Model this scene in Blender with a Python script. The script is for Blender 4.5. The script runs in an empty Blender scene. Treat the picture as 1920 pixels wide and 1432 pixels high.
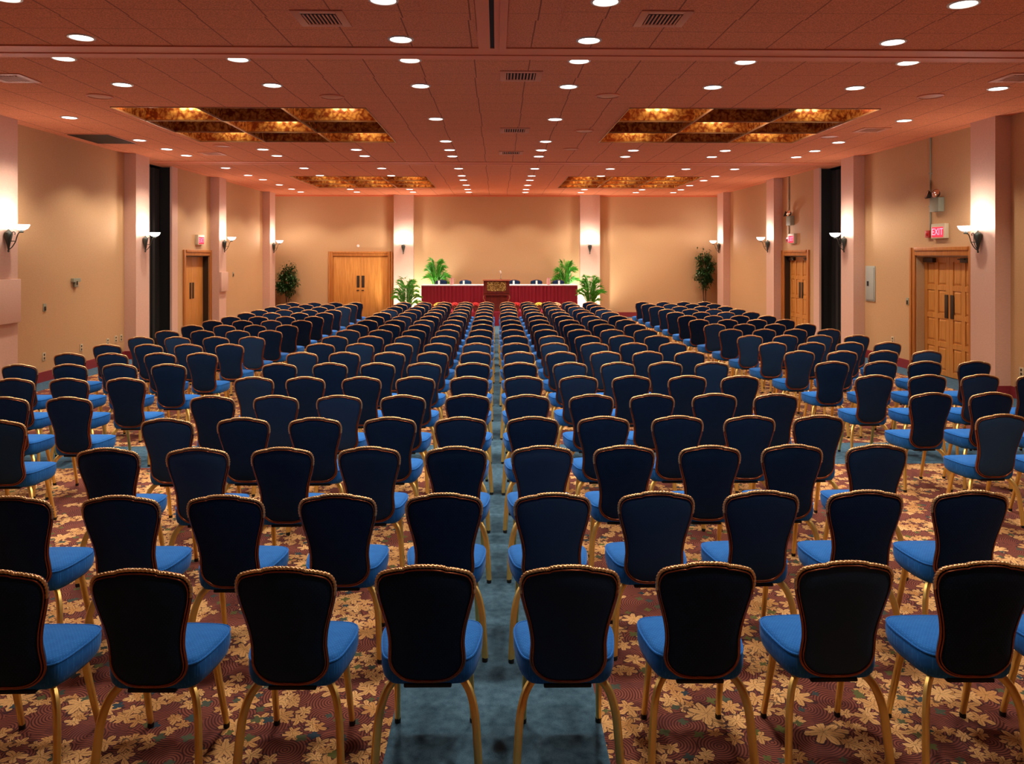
import bpy, bmesh, math, random
from mathutils import Vector, Matrix
R = random.Random(7)
sc = bpy.context.scene
COL = sc.collection
PI = math.pi
rad = math.radians

# ------------------------------------------------------------------ materials
class G:
    """small helper round one material's node tree"""
    def __init__(s, name):
        s.m = bpy.data.materials.new(name); s.m.use_nodes = True
        s.t = s.m.node_tree; s.t.nodes.clear()
        s.out = s.t.nodes.new('ShaderNodeOutputMaterial')
    def put(s, sock, v):
        if v is None: return
        if hasattr(v, 'is_linked'): s.t.links.new(v, sock)
        else:
            if isinstance(v, tuple) and len(v) == 3 and sock.type == 'RGBA': v = (*v, 1)
            sock.default_value = v
    def n(s, typ, o=0, ins=None, **attrs):
        nd = s.t.nodes.new('ShaderNode' + typ)
        for k, v in attrs.items(): setattr(nd, k, v)
        for k, v in (ins or {}).items(): s.put(nd.inputs[k], v)
        return nd.outputs[o]
    def math(s, op, a, b=None, c=None):
        nd = s.t.nodes.new('ShaderNodeMath'); nd.operation = op
        s.put(nd.inputs[0], a); s.put(nd.inputs[1], b); s.put(nd.inputs[2], c)
        return nd.outputs[0]
    def vm(s, op, a, b=None, o=0):
        nd = s.t.nodes.new('ShaderNodeVectorMath'); nd.operation = op
        s.put(nd.inputs[0], a); s.put(nd.inputs[1], b)
        return nd.outputs[o]
    def mix(s, f, a, b):
        nd = s.t.nodes.new('ShaderNodeMix'); nd.data_type = 'RGBA'
        s.put(nd.inputs[0], f); s.put(nd.inputs[6], a); s.put(nd.inputs[7], b)
        return nd.outputs[2]
    def ramp(s, f, lo, hi):
        nd = s.t.nodes.new('ShaderNodeMapRange')
        s.put(nd.inputs[0], f); s.put(nd.inputs[1], lo); s.put(nd.inputs[2], hi)
        return nd.outputs[0]
    def obj(s): return s.n('TexCoord', 3)
    def noise(s, v, scale, detail=2.0, o=0):
        return s.n('TexNoise', o, {'Vector': v, 'Scale': scale, 'Detail': detail})
    def bump(s, h, strength=.3, dist=.01):
        return s.n('Bump', 0, {'Height': h, 'Strength': strength, 'Distance': dist})
    def pbr(s, col, rough=.6, metal=0.0, normal=None, sheen=0.0, sheen_col=None, emit=None, estr=0.0, spec=.5, trans=0.0, alpha=1.0, sheen_rough=.4):
        nd = s.t.nodes.new('ShaderNodeBsdfPrincipled')
        s.put(nd.inputs['Base Color'], col); s.put(nd.inputs['Roughness'], rough); s.put(nd.inputs['Metallic'], metal)
        s.put(nd.inputs['Normal'], normal); s.put(nd.inputs['Sheen Weight'], sheen); s.put(nd.inputs['Specular IOR Level'], spec)
        nd.inputs['Sheen Roughness'].default_value = sheen_rough
        if sheen_col is not None: s.put(nd.inputs['Sheen Tint'], sheen_col)
        if emit is not None: s.put(nd.inputs['Emission Color'], emit); s.put(nd.inputs['Emission Strength'], estr)
        s.put(nd.inputs['Transmission Weight'], trans)
        s.t.links.new(nd.outputs[0], s.out.inputs[0])
        return s.m

def plain(name, col, rough=.6, metal=0.0, **k):
    g = G(name)
    return g.pbr(col, rough, metal, **k)

def speckled(name, col, rough=.7, scale=40, amt=.18, bump=.15, metal=0.0, **k):
    g = G(name); v = g.obj()
    n = g.noise(v, scale, 4)
    dark = tuple(c * (1 - amt) for c in col); lite = tuple(min(1, c * (1 + amt)) for c in col)
    return g.pbr(g.mix(n, dark, lite), rough, metal, g.bump(n, bump, .004), **k)

def wood(name, c0, c1, rough=.45):
    g = G(name); v = g.obj()
    st = g.vm('MULTIPLY', v, (9.0, 9.0, .7))
    n = g.noise(st, 3.0, 5)
    n2 = g.noise(g.vm('MULTIPLY', v, (60.0, 60.0, 1.5)), 2.0, 3)
    f = g.math('ADD', g.math('MULTIPLY', n, .75), g.math('MULTIPLY', n2, .25))
    return g.pbr(g.mix(g.ramp(f, .3, .7), c0, c1), rough, 0, g.bump(n2, .1, .002))

def wall_mat(name, col):
    g = G(name); v = g.obj()
    n = g.noise(g.vm('MULTIPLY', v, (26.0, 26.0, 60.0)), 1.0, 3)
    big = g.noise(v, 1.3, 2)
    c = g.mix(n, tuple(x * .88 for x in col), tuple(x * 1.1 for x in col))
    c = g.mix(g.math('MULTIPLY', big, .18), c, tuple(x * .8 for x in col))
    return g.pbr(c, .75, 0, g.bump(n, .25, .004))

def carpet_mat():
    g = G('patterned_carpet'); P = g.obj()
    sep = g.t.nodes.new('ShaderNodeSeparateXYZ'); g.t.links.new(P, sep.inputs[0]); X, Y = sep.outputs[0], sep.outputs[1]
    wob = g.vm('SCALE', g.vm('SUBTRACT', g.n('TexNoise', 1, {'Vector': P, 'Scale': 45.0, 'Detail': 3.0}), (.5, .5, .5)))
    wob.node.inputs[3].default_value = .020
    Pw = g.vm('ADD', P, wob)
    def leaf(scale, rnd, size, lobes, inner, thr, nscale, seed):
        off = (seed * 3.7, seed * 1.9, 0.0)
        vn = g.t.nodes.new('ShaderNodeTexVoronoi'); vn.voronoi_dimensions = '2D'
        q = g.vm('ADD', Pw, off)
        g.put(vn.inputs['Vector'], q); vn.inputs['Scale'].default_value = scale; vn.inputs['Randomness'].default_value = rnd
        cen = vn.outputs['Position']
        d = g.vm('SUBTRACT', q, cen)
        sp = g.t.nodes.new('ShaderNodeSeparateXYZ'); g.t.links.new(d, sp.inputs[0])
        r = g.math('SQRT', g.math('ADD', g.math('MULTIPLY', sp.outputs[0], sp.outputs[0]), g.math('MULTIPLY', sp.outputs[1], sp.outputs[1])))
        cs = g.t.nodes.new('ShaderNodeSeparateXYZ'); g.t.links.new(vn.outputs['Color'], cs.inputs[0])
        rn, rn2 = cs.outputs[0], cs.outputs[1]
        a = g.math('ADD', g.math('ARCTAN2', sp.outputs[1], sp.outputs[0]), g.math('MULTIPLY', rn, 6.28))
        co = g.math('ABSOLUTE', g.math('COSINE', g.math('MULTIPLY', a, lobes / 2)))
        co = g.math('POWER', co, 1.15)
        Rr = g.math('MULTIPLY', g.math('ADD', g.math('MULTIPLY', co, 1 - inner), inner), g.math('MULTIPLY', g.math('ADD', rn2, 1.6), size / 2.1))
        keep = g.math('GREATER_THAN', g.noise(cen, nscale, 1), thr)
        m = g.math('MULTIPLY', g.math('LESS_THAN', r, Rr), keep)
        ring = g.math('MULTIPLY', g.math('MULTIPLY', g.math('GREATER_THAN', r, g.math('MULTIPLY', Rr, 1.0)), g.math('LESS_THAN', r, g.math('MULTIPLY', Rr, 1.28))), keep)
        vein = g.math('LESS_THAN', g.math('ABSOLUTE', g.math('SINE', g.math('MULTIPLY', a, lobes / 2))), g.math('DIVIDE', .0035, g.math('ADD', r, .002)))
        vein = g.math('MULTIPLY', vein, m)
        return m, ring, vein, rn
    # burgundy ground with swirling contour lines
    sw = g.t.nodes.new('ShaderNodeTexVoronoi'); sw.voronoi_dimensions = '2D'
    g.put(sw.inputs['Vector'], P); sw.inputs['Scale'].default_value = 5.2; sw.inputs['Randomness'].default_value = .9
    line = g.math('SINE', g.math('MULTIPLY', sw.outputs['Distance'], 88.0))
    fine = g.noise(P, 260.0, 2)
    ground = g.mix(g.ramp(g.math('ADD', line, g.math('MULTIPLY', fine, .9)), -.3, 1.0), (.080, .024, .022), (.275, .085, .060))
    pur = g.math('GREATER_THAN', g.noise(P, 5.0, 2), .56)
    ground = g.mix(g.math('MULTIPLY', pur, .35), ground, (.085, .028, .035))
    col = ground
    gold_a, gold_b = (.58, .28, .095), (.82, .49, .21)
    for args in ((16.0, .9, .042, 5, .30, .535, 4.2, 1), (11.0, .85, .058, 5, .26, .545, 3.6, 2), (6.0, .8, .076, 7, .36, .555, 3.0, 3)):
        m, ring, vein, rn = leaf(*args)
        col = g.mix(g.math('MULTIPLY', ring, .75), col, (.045, .022, .03))
        col = g.mix(m, col, g.mix(rn, gold_a, gold_b))
        col = g.mix(g.math('MULTIPLY', vein, .85), col, (.16, .075, .035))
    # small dark-blue and olive touches
    m, ring, vein, rn = leaf(8.0, 1.0, .026, 4, .5, .5, 3.0, 6)
    col = g.mix(m, col, g.mix(rn, (.03, .06, .09), (.13, .14, .04)))
    col = g.mix(g.math('MULTIPLY', fine, .35), col, g.mix(.5, col, (.03, .012, .01)))
    # plain teal aisle strips
    def band(v, c, h): return g.math('LESS_THAN', g.math('ABSOLUTE', g.math('SUBTRACT', v, c)), h)
    aisle = g.math('MULTIPLY', band(X, 0.0, .485), g.math('LESS_THAN', Y, 23.6))
    cross = band(Y, 8.30, .445)
    edge = g.math('MAXIMUM', g.math('LESS_THAN', X, -7.32), g.math('MAXIMUM', g.math('GREATER_THAN', X, 7.42), g.math('GREATER_THAN', Y, 26.5)))
    mask = g.math('MAXIMUM', aisle, g.math('MAXIMUM', cross, edge))
    tn = g.noise(P, 22.0, 5); tf = g.noise(P, 180.0, 3)
    teal = g.mix(g.ramp(g.math('ADD', g.math('MULTIPLY', tn, .6), g.math('MULTIPLY', tf, .4)), .35, .65), (.030, .078, .125), (.085, .170, .250))
    col = g.mix(mask, col, teal)
    return g.pbr(col, .95, 0, g.bump(fine, .5, .004), spec=.15)

def ceiling_mat():
    g = G('ceiling_tile'); P = g.obj()
    sp = g.t.nodes.new('ShaderNodeSeparateXYZ'); g.t.links.new(P, sp.inputs[0])
    # tiles of alternate courses are very slightly out of line
    row = g.math('FLOOR', g.math('DIVIDE', sp.outputs[1], 1.15))
    offs = g.math('MULTIPLY', g.math('FRACT', g.math('MULTIPLY', row, .618)), .03)
    fx = g.math('FRACT', g.math('DIVIDE', g.math('ADD', sp.outputs[0], g.math('ADD', offs, 30.13)), .61))
    fy = g.math('FRACT', g.math('DIVIDE', g.math('ADD', sp.outputs[1], 30.1), .575))
    lx = g.math('LESS_THAN', fx, .022); ly = g.math('LESS_THAN', fy, .018)
    groove = g.math('MAXIMUM', lx, g.math('MULTIPLY', ly, .6))
    n = g.noise(P, 75.0, 3)
    big = g.noise(P, .9, 1)
    c = g.mix(g.ramp(n, .38, .62), (.60, .200, .088), (.88, .315, .15))
    c = g.mix(g.math('MULTIPLY', big, .12), c, (.6, .2, .10))
    c = g.mix(g.math('MULTIPLY', groove, .70), c, (.17, .04, .025))
    h = g.math('SUBTRACT', g.math('MULTIPLY', n, .25), groove)
    return g.pbr(c, .9, 0, g.bump(h, .5, .006), spec=.2)

def velvet(name, base, lite, dots=True, sheen=.35, vary=0.0, tint=(.4, .6, 1, 1)):
    g = G(name); P = g.obj()
    sp = g.t.nodes.new('ShaderNodeSeparateXYZ'); g.t.links.new(P, sp.inputs[0])
    a = g.math('SINE', g.math('MULTIPLY', sp.outputs[0], 420.0)); b = g.math('SINE', g.math('MULTIPLY', sp.outputs[1 if dots else 2], 300.0))
    d = g.math('MULTIPLY', a, b)
    n = g.noise(P, 30.0, 4)
    dot = g.ramp(d, .55, .95)
    f = g.math('ADD', g.math('MULTIPLY', dot, .55), g.math('MULTIPLY', n, .45))
    c = g.mix(f, base, lite)
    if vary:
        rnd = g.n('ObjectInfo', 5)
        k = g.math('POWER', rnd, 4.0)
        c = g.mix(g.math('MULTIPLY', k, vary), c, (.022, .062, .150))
    return g.pbr(c, .75, 0, g.bump(g.math('ADD', g.math('MULTIPLY', dot, -.6), n), .25, .003), sheen=sheen, sheen_col=tint, spec=.12)

def amber_mat():
    g = G('amber_veined_mirror'); P = g.obj()
    v = g.n('TexVoronoi', 0, {'Vector': g.vm('ADD', P, g.vm('MULTIPLY', g.n('TexNoise', 1, {'Vector': P, 'Scale': 6.0, 'Detail': 3.0}), (.25, .25, .25))), 'Scale': 14.0})
    n = g.noise(P, 10.0, 5)
    f = g.ramp(g.math('ADD', g.math('MULTIPLY', v, .8), g.math('MULTIPLY', n, .8)), .45, 1.0)
    c = g.mix(f, (1.0, .50, .10), (.30, .06, .014))
    rough = g.math('ADD', g.math('MULTIPLY', n, .25), .06)
    return g.pbr(c, rough, .45)

def plaque_mat():
    g = G('gilded_plaque'); P = g.obj()
    n = g.n('TexVoronoi', 0, {'Vector': P, 'Scale': 26.0})
    m = g.noise(P, 18.0, 4)
    f = g.ramp(g.math('ADD', n, m), .6, 1.1)
    return g.pbr(g.mix(f, (.75, .50, .16), (.24, .13, .03)), .4, .6, g.bump(f, .8, .01))

def emitter(name, col, s):
    g = G(name)
    e = g.n('Emission', 0, {'Color': col, 'Strength': s})
    g.t.links.new(e, g.out.inputs[0]); return g.m

M = dict(
    carpet=carpet_mat(), ceiling=ceiling_mat(),
    wall=wall_mat('wall_covering_tan', (.60, .375, .185)),
    pil=wall_mat('wall_covering_pink', (.71, .465, .36)),
    crimson=speckled('crimson_base', (.26, .022, .03), .6, 30, .2),
    beam=speckled('painted_track', (.78, .235, .105), .6, 30, .06, .05),
    dark=plain('dark_void', (.012, .012, .012), .9),
    charcoal=speckled('charcoal_partition', (.02, .019, .018), .85, 20, .3),
    seat=velvet('seat_velvet', (.009, .10, .40), (.035, .235, .68), True, .25),
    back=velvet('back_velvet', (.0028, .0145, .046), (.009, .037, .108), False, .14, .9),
    under=plain('black_underside', (.006, .006, .007), .8),
    copper=plain('copper_frame', (.30, .095, .045), .26, .8),
    rope=plain('gilt_rope', (.74, .50, .24), .33, .8),
    gold=speckled('gold_metal', (.88, .62, .19), .40, 50, .05, .02, .78),
    rubber=plain('black_rubber', (.01, .01, .01), .7),
    oak=wood('oak_door', (.48, .185, .032), (.72, .33, .075)),
    oak_trim=wood('oak_casing', (.40, .135, .025), (.60, .235, .05)),
    oak_cream=speckled('cream_jamb', (.62, .46, .26), .6, 20, .06),
    bronze=plain('dark_bronze', (.055, .042, .03), .45, .6),
    iron=speckled('verdigris_iron', (.075, .085, .07), .5, 60, .3, .2, .6),
    white_metal=plain('white_metal', (.85, .82, .78), .4),
    lens=emitter('lamp_lens', (1, .95, .88), 7.0),
    bowl=emitter('lit_glass_bowl', (1, .93, .86), 5.5),
    bulb=emitter('warm_bulb', (1, .85, .60), 26.0),
    ring=plain('downlight_trim', (.62, .55, .5), .4, .2),
    brass=plain('brass_strip', (.45, .25, .11), .4, .7),
    amber=amber_mat(),
    vent=plain('vent_paint', (.66, .24, .12), .5),
    sage=speckled('sage_metal', (.30, .33, .24), .5, 20, .1),
    grey=plain('grey_panel', (.40, .44, .40), .5),
    cream=plain('cream_plastic', (.62, .56, .38), .5),
    red=plain('red_enamel', (.45, .012, .014), .4),
    exit_face=emitter('exit_face', (1, .045, .07), 1.6),
    exit_text=emitter('exit_text', (1, .22, .32), 2.6),
    mahogany=wood('mahogany', (.10, .012, .008), (.22, .03, .016), .3),
    top_red=speckled('polished_red_top', (.55, .17, .10), .25, 12, .15, .02),
    skirt=speckled('burgundy_cloth', (.27, .006, .024), .7, 60, .15, .1),
    magenta=speckled('crimson_carpet', (.30, .012, .045), .9, 120, .2),
    linen=speckled('white_linen', (.80, .78, .80), .8, 60, .05, .05),
    paper=plain('white_paper', (.85, .85, .85), .7),
    pinkglass=plain('pink_glass', (.85, .45, .42), .12, 0, trans=.35),
    chrome=plain('chrome', (.8, .8, .8), .12, 1.0),
    plaque=plaque_mat(),
    palm=speckled('palm_green', (.085, .42, .03), .45, 9, .5, .05),
    ficus=speckled('ficus_green', (.02, .085, .015), .35, 9, .5, .05),
    bark=speckled('bark', (.11, .055, .03), .85, 30, .3, .5),
    pot=plain('dark_pot', (.018, .022, .016), .5),
    soil=plain('soil', (.02, .012, .008), .95),
    mum_y=speckled('yellow_petals', (.80, .62, .08), .7, 60, .25, .3),
    mum_r=speckled('red_petals', (.62, .018, .02), .7, 60, .25, .3),
    mum_c=speckled('cream_petals', (.78, .55, .30), .7, 60, .2, .3),
    leafy=speckled('flower_leaves', (.03, .10, .015), .6, 40, .3, .2),
    foil=speckled('pot_foil', (.30, .10, .08), .3, 40, .3, .3, .4),
)

# ------------------------------------------------------------------ mesh building
class MB:
    def __init__(s): s.v, s.f, s.k = [], [], []
    def add(s, vs, fs, k=0, M4=None):
        b = len(s.v)
        s.v += [tuple(M4 @ Vector(p)) if M4 else tuple(p) for p in vs]
        s.f += [tuple(b + i for i in f) for f in fs]; s.k += [k] * len(fs)
        return s
    def box(s, x0, x1, y0, y1, z0, z1, k=0, M4=None):
        vs = [(x, y, z) for z in (z0, z1) for y in (y0, y1) for x in (x0, x1)]
        return s.add(vs, [(0, 2, 3, 1), (4, 5, 7, 6), (0, 1, 5, 4), (2, 6, 7, 3), (0, 4, 6, 2), (1, 3, 7, 5)], k, M4)
    def loft(s, loops, k=0, cap0=True, cap1=True, closed=True, M4=None):
        n = len(loops[0]); vs = [p for l in loops for p in l]; fs = []
        for i in range(len(loops) - 1):
            for j in range(n if closed else n - 1):
                a, b = i * n + j, i * n + (j + 1) % n
                fs.append((a, b, b + n, a + n))
        if cap0: fs.append(tuple(range(n))[::-1])
        if cap1: fs.append(tuple(range((len(loops) - 1) * n, len(loops) * n)))
        return s.add(vs, fs, k, M4)
    def lathe(s, prof, n=24, k=0, M4=None, cap0=True, cap1=True):
        return s.loft([[(r * math.cos(2 * PI * j / n), r * math.sin(2 * PI * j / n), z) for j in range(n)] for r, z in prof], k, cap0, cap1, True, M4)
    def tube(s, path, r, n=8, k=0, closed=False, sect=None, twist=None, M4=None, up=None):
        path = [Vector(p) for p in path]; m = len(path)
        rr = r if isinstance(r, (list, tuple)) else [r] * m
        sect = sect or [(math.cos(2 * PI * j / n), math.sin(2 * PI * j / n)) for j in range(n)]
        T = []
        for i in range(m):
            a = path[(i - 1) % m] if (closed or i) else path[i]; b = path[(i + 1) % m] if (closed or i < m - 1) else path[i]
            T.append((b - a).normalized())
        N = Vector(up) if up else Vector((0, 1, 0))
        loops = []
        for i in range(m):
            N = N - T[i] * N.dot(T[i])
            if N.length < 1e-4: N = T[i].orthogonal()
            N.normalize(); B = T[i].cross(N)
            lp = []
            for j, (a, b) in enumerate(sect):
                q = rr[i]
                if twist: q *= twist(i, math.atan2(b, a))
                lp.append(tuple(path[i] + N * (a * q) + B * (b * q)))
            loops.append(lp)
        if closed: loops.append(loops[0])
        return s.loft(loops, k, not closed, not closed, True, M4)
    def ball(s, c, r, n=12, k=0, sz=1.0):
        prof = [(max(1e-4, r * math.sin(PI * i / (n // 2 + 1))), -r * sz * math.cos(PI * i / (n // 2 + 1))) for i in range(n // 2 + 2)]
        return s.lathe(prof, n, k, Matrix.Translation(c))
    def build(s, name, mats, parent=None, smooth=40, bevel=0.0, fix=True):
        me = bpy.data.meshes.new(name)
        me.from_pydata(s.v, [], s.f)
        mats = mats if isinstance(mats, (list, tuple)) else [mats]
        for m in mats: me.materials.append(m)
        me.polygons.foreach_set('material_index', s.k)
        if fix or bevel:
            bm = bmesh.new(); bm.from_mesh(me)
            bmesh.ops.remove_doubles(bm, verts=bm.verts, dist=1e-6)
            if bevel:
                ed = [e for e in bm.edges if len(e.link_faces) == 2 and e.calc_face_angle(0) > rad(40)]
                bmesh.ops.bevel(bm, geom=ed, offset=bevel, segments=2, affect='EDGES', profile=.6, clamp_overlap=True)
            if fix: bmesh.ops.recalc_face_normals(bm, faces=bm.faces)
            bm.to_mesh(me); bm.free()
        if smooth:
            me.polygons.foreach_set('use_smooth', [True] * len(me.polygons))
            me.set_sharp_from_angle(angle=rad(smooth))
        me.update()
        o = bpy.data.objects.new(name, me); COL.objects.link(o)
        if parent: o.parent = parent
        return o

def tag(o, label=None, cat=None, group=None, kind=None):
    if label: o['label'] = label
    if cat: o['category'] = cat
    if group: o['group'] = group
    if kind: o['kind'] = kind
    return o
def thing(name, label, cat, loc=(0, 0, 0), rz=0.0, group=None, kind=None):
    o = bpy.data.objects.new(name, None); COL.objects.link(o)
    o.location = loc; o.rotation_euler = (0, 0, rz); o.empty_display_size = .1
    return tag(o, label, cat, group, kind)
def struct(name, mb, mat, parent=None, **k):
    o = mb.build(name, mat, parent, **k); o['kind'] = 'structure'; return o
KIDS = {}
def copy_thing(root, kids, loc, rz, label, group=None, name=None):
    r = root.copy(); COL.objects.link(r); r.location = loc; r.rotation_euler = (0, 0, rz); r['label'] = label
    if group: r['group'] = group
    for ch, sub in kids:
        c = ch.copy(); COL.objects.link(c); c.parent = r
        for g in sub:
            d = g.copy(); COL.objects.link(d); d.parent = c
    return r
def kids_of(root):
    return [(c, list(c.children)) for c in root.children]
ORD = 'zeroth first second third fourth fifth sixth seventh eighth ninth tenth eleventh twelfth thirteenth fourteenth fifteenth sixteenth'.split()

# ------------------------------------------------------------------ room numbers (metres; camera stands at the origin and looks along +Y)
XL, XR, YB, YF, C = -7.80, 7.89, 27.0, -3.0, 4.31
WT = .3
# ---- floor
mb = MB(); mb.box(XL - WT, XR + WT, YF - WT, YB + WT, -.12, 0)
struct('floor', mb, M['carpet'], smooth=0)
# ---- ceiling with four square openings for the mirrored coffers
COF = [(-5.56, -1.90, 11.10, 14.42), (1.93, 5.60, 11.02, 14.34), (-5.56, -1.90, 20.62, 24.0), (1.93, 5.60, 20.55, 23.95)]
mb = MB()
ys = [(YF - WT, 11.02, None)]
def slab(x0, x1, y0, y1): mb.box(x0, x1, y0, y1, C, C + .08)
slab(XL - WT, XR + WT, YF - WT, 11.02)
for a, b, ya, yb in ((COF[0], COF[1], 11.02, 14.42), (COF[2], COF[3], 20.55, 24.0)):
    slab(XL - WT, a[0], ya, yb); slab(a[1], b[0], ya, yb); slab(b[1], XR + WT, ya, yb)
    for q in (a, b):
        if q[2] > ya + .001: slab(q[0], q[1], ya, q[2])
        if q[3] < yb - .001: slab(q[0], q[1], q[3], yb)
slab(XL - WT, XR + WT, 14.42, 20.55); slab(XL - WT, XR + WT, 24.0, YB + WT)
struct('ceiling', mb, M['ceiling'], smooth=0)
# ---- walls
DH = 2.17
POCK = (16.9, 18.70)
LDOOR, RDOOR_A, RDOOR_B = (19.27, 20.84), (12.56, 14.20), (19.20, 20.75)
def side_wall(name, x_in, sgn, doors):
    mb = MB(); x0, x1 = sorted((x_in, x_in + sgn * WT))
    cuts = sorted([(a, b, DH) for a, b in doors] + [(POCK[0], POCK[1], C)])
    y = YF - WT
    for a, b, h in cuts:
        mb.box(x0, x1, y, a, 0, C)
        if h < C: mb.box(x0, x1, a, b, h, C)
        y = b
    mb.box(x0, x1, y, YB + WT, 0, C)
    return struct(name, mb, M['wall'], smooth=0)
wl = side_wall('wall_left', XL, -1, [LDOOR])
wr = side_wall('wall_right', XR, 1, [RDOOR_A, RDOOR_B])
BDOOR = (-5.77, -3.82)
mb = MB()
mb.box(XL, BDOOR[0], YB, YB + WT, 0, C); mb.box(BDOOR[1], XR, YB, YB + WT, 0, C); mb.box(*BDOOR, YB, YB + WT, DH, C)
wb = struct('wall_back', mb, M['wall'], smooth=0)
mb = MB(); mb.box(XL, XR, YF - WT, YF, 0, C); struct('wall_front', mb, M['wall'], smooth=0)
# ---- pilasters
PL = [(5.9, 6.6), (11.5, 12.2), (16.15, 16.77), (20.95, 21.49), (25.6, 26.21)]
PR = [(5.9, 6.6), (11.55, 12.16), (16.2, 16.79), (20.9, 21.48), (25.6, 26.28)]
for (a, b) in PL: mb = MB(); mb.box(XL - .02, XL + .24, a, b, 0, C); struct('pilaster', mb, M['pil'], wl, smooth=0)
for (a, b) in PR: mb = MB(); mb.box(XR - .24, XR + .02, a, b, 0, C); struct('pilaster', mb, M['pil'], wr, smooth=0)
for (a, b) in ((-3.6, -2.91), (2.94, 3.64)): mb = MB(); mb.box(a, b, YB - .22, YB + .02, 0, C); struct('pilaster', mb, M['pil'], wb, smooth=0)
# ---- dark partition pockets behind the side walls
for s, xw in ((-1, XL), (1, XR)):
    mb = MB(); x0, x1 = sorted((xw + s * WT, xw + s * 1.5)); a, b = POCK
    mb.box(x0, x1, a - .05, a, 0, C); mb.box(x0, x1, b, b + .05, 0, C)
    xe = xw + s * 1.5; mb.box(min(xe, xe + s * .05), max(xe, xe + s * .05), a - .05, b + .05, 0, C)
    mb.box(x0, x1, a, b, C, C + .05)
    mb.box(*sorted((xw + s * .012, xw + s * WT)), b - .03, b - .002, 0, C); mb.box(*sorted((xw + s * .012, xw + s * WT)), a + .002, a + .03, 0, C)
    mb.box(x0, x1, a, b, -.05, 0)
    p = struct('wall_pocket', mb, M['dark'], smooth=0)
    mb = MB(); xf = xw + s * .32
    for i in range(7):
        y = a + .06 + i * (b - a - .1) / 7
        mb.box(min(xf, xf + s * 1.0), max(xf, xf + s * 1.0), y, y + .13, .02, C - .06)
    struct('partition_panel', mb, M['charcoal'], p, smooth=0)
# light wooden posts on the far edge of each pocket
n_trim = [0]
def trim(mb, mat, **k):
    n_trim[0] += 1
    return struct('trim_%d' % n_trim[0], mb, mat, **k)
mb = MB(); mb.box(XL - .03, XL + .02, 18.45, 18.78, 0, C); trim(mb, M['pil'], smooth=0)
mb = MB(); mb.box(XR - .02, XR + .03, 18.45, 18.78, 0, C); trim(mb, M['pil'], smooth=0)
# ---- baseboards
BH, BT = .17, .022
def base_side(name, xw, s, pil, gaps):
    mb = MB(); y = YF
    solid = []
    for a, b in sorted(gaps): solid.append((y, a)); y = b
    solid.append((y, YB))
    for a, b in solid:
        cuts = [a]
        for p, q in pil:
            if a <= p and q <= b: cuts += [p, q]
        cuts.append(b)
        for i in range(0, len(cuts), 2):
            if cuts[i + 1] - cuts[i] > .03: mb.box(*sorted((xw - s * .005, xw + s * BT)), cuts[i], cuts[i + 1], 0, BH)
    for p, q in pil:
        mb.box(*sorted((xw, xw + s * (.24 + BT))), p - BT, p, 0, BH); mb.box(*sorted((xw, xw + s * (.24 + BT))), q, q + BT, 0, BH)
        mb.box(*sorted((xw + s * .24, xw + s * (.24 + BT))), p, q, 0, BH)
    struct(name, mb, M['crimson'], smooth=0)
base_side('baseboard_left', XL, 1, PL, [POCK, (LDOOR[0] - .16, 20.95)])
base_side('baseboard_right', XR, -1, PR, [POCK, (RDOOR_A[0] - .16, RDOOR_A[1] + .16), (RDOOR_B[0] - .16, 20.9)])
mb = MB()
for a, b in ((XL, BDOOR[0] - .16), (-2.91, 2.94), (3.64, XR)): mb.box(a, b, YB - BT, YB + .005, 0, BH)
for a, b in ((-3.6, -2.91), (2.94, 3.64)): mb.box(a - BT, b + BT, YB - .22 - BT, YB - .22, 0, BH)
struct('baseboard_back', mb, M['crimson'], smooth=0)
# ---- ceiling tracks for the folding partitions
mb = MB(); z0 = C - .014
mb.box(XL, XR, 7.86, 8.0, z0, C + .01); mb.box(XL, XR, 8.0, 8.14, C - .004, C + .01); mb.box(XL, XR, 8.14, 8.30, z0, C + .01)
trim(mb, M['beam'], smooth=0)
mb = MB()
mb.box(XL, XR, 17.42, 17.56, z0, C + .01); mb.box(XL, XR, 17.56, 17.76, C - .004, C + .01); mb.box(XL, XR, 17.76, 17.9, z0, C + .01)
trim(mb, M['beam'], smooth=0)
mb = MB()
mb.box(-.185, -.065, YF, 7.86, z0, C + .01); mb.box(-.022, .03, YF, 7.86, z0, C + .01); mb.box(.03, .10, YF, 7.86, C - .03, C + .01)
mb.box(-.065, -.022, YF, 7.86, C - .004, C + .01, 1)
trim(mb, [M['beam'], M['dark']], smooth=0)
# raised hatch panels beside the long track
for x0, x1 in ((-.62, -.19), (.105, .58)):
    mb = MB(); mb.box(x0, x1, 4.6, 7.28, C - .018, C + .01); trim(mb, M['ceiling'], smooth=0)
# slim cove where the ceiling meets the far wall
mb = MB(); mb.box(XL, XR, YB - .06, YB + .005, C - .05, C + .01); trim(mb, M['beam'], smooth=0)

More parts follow.
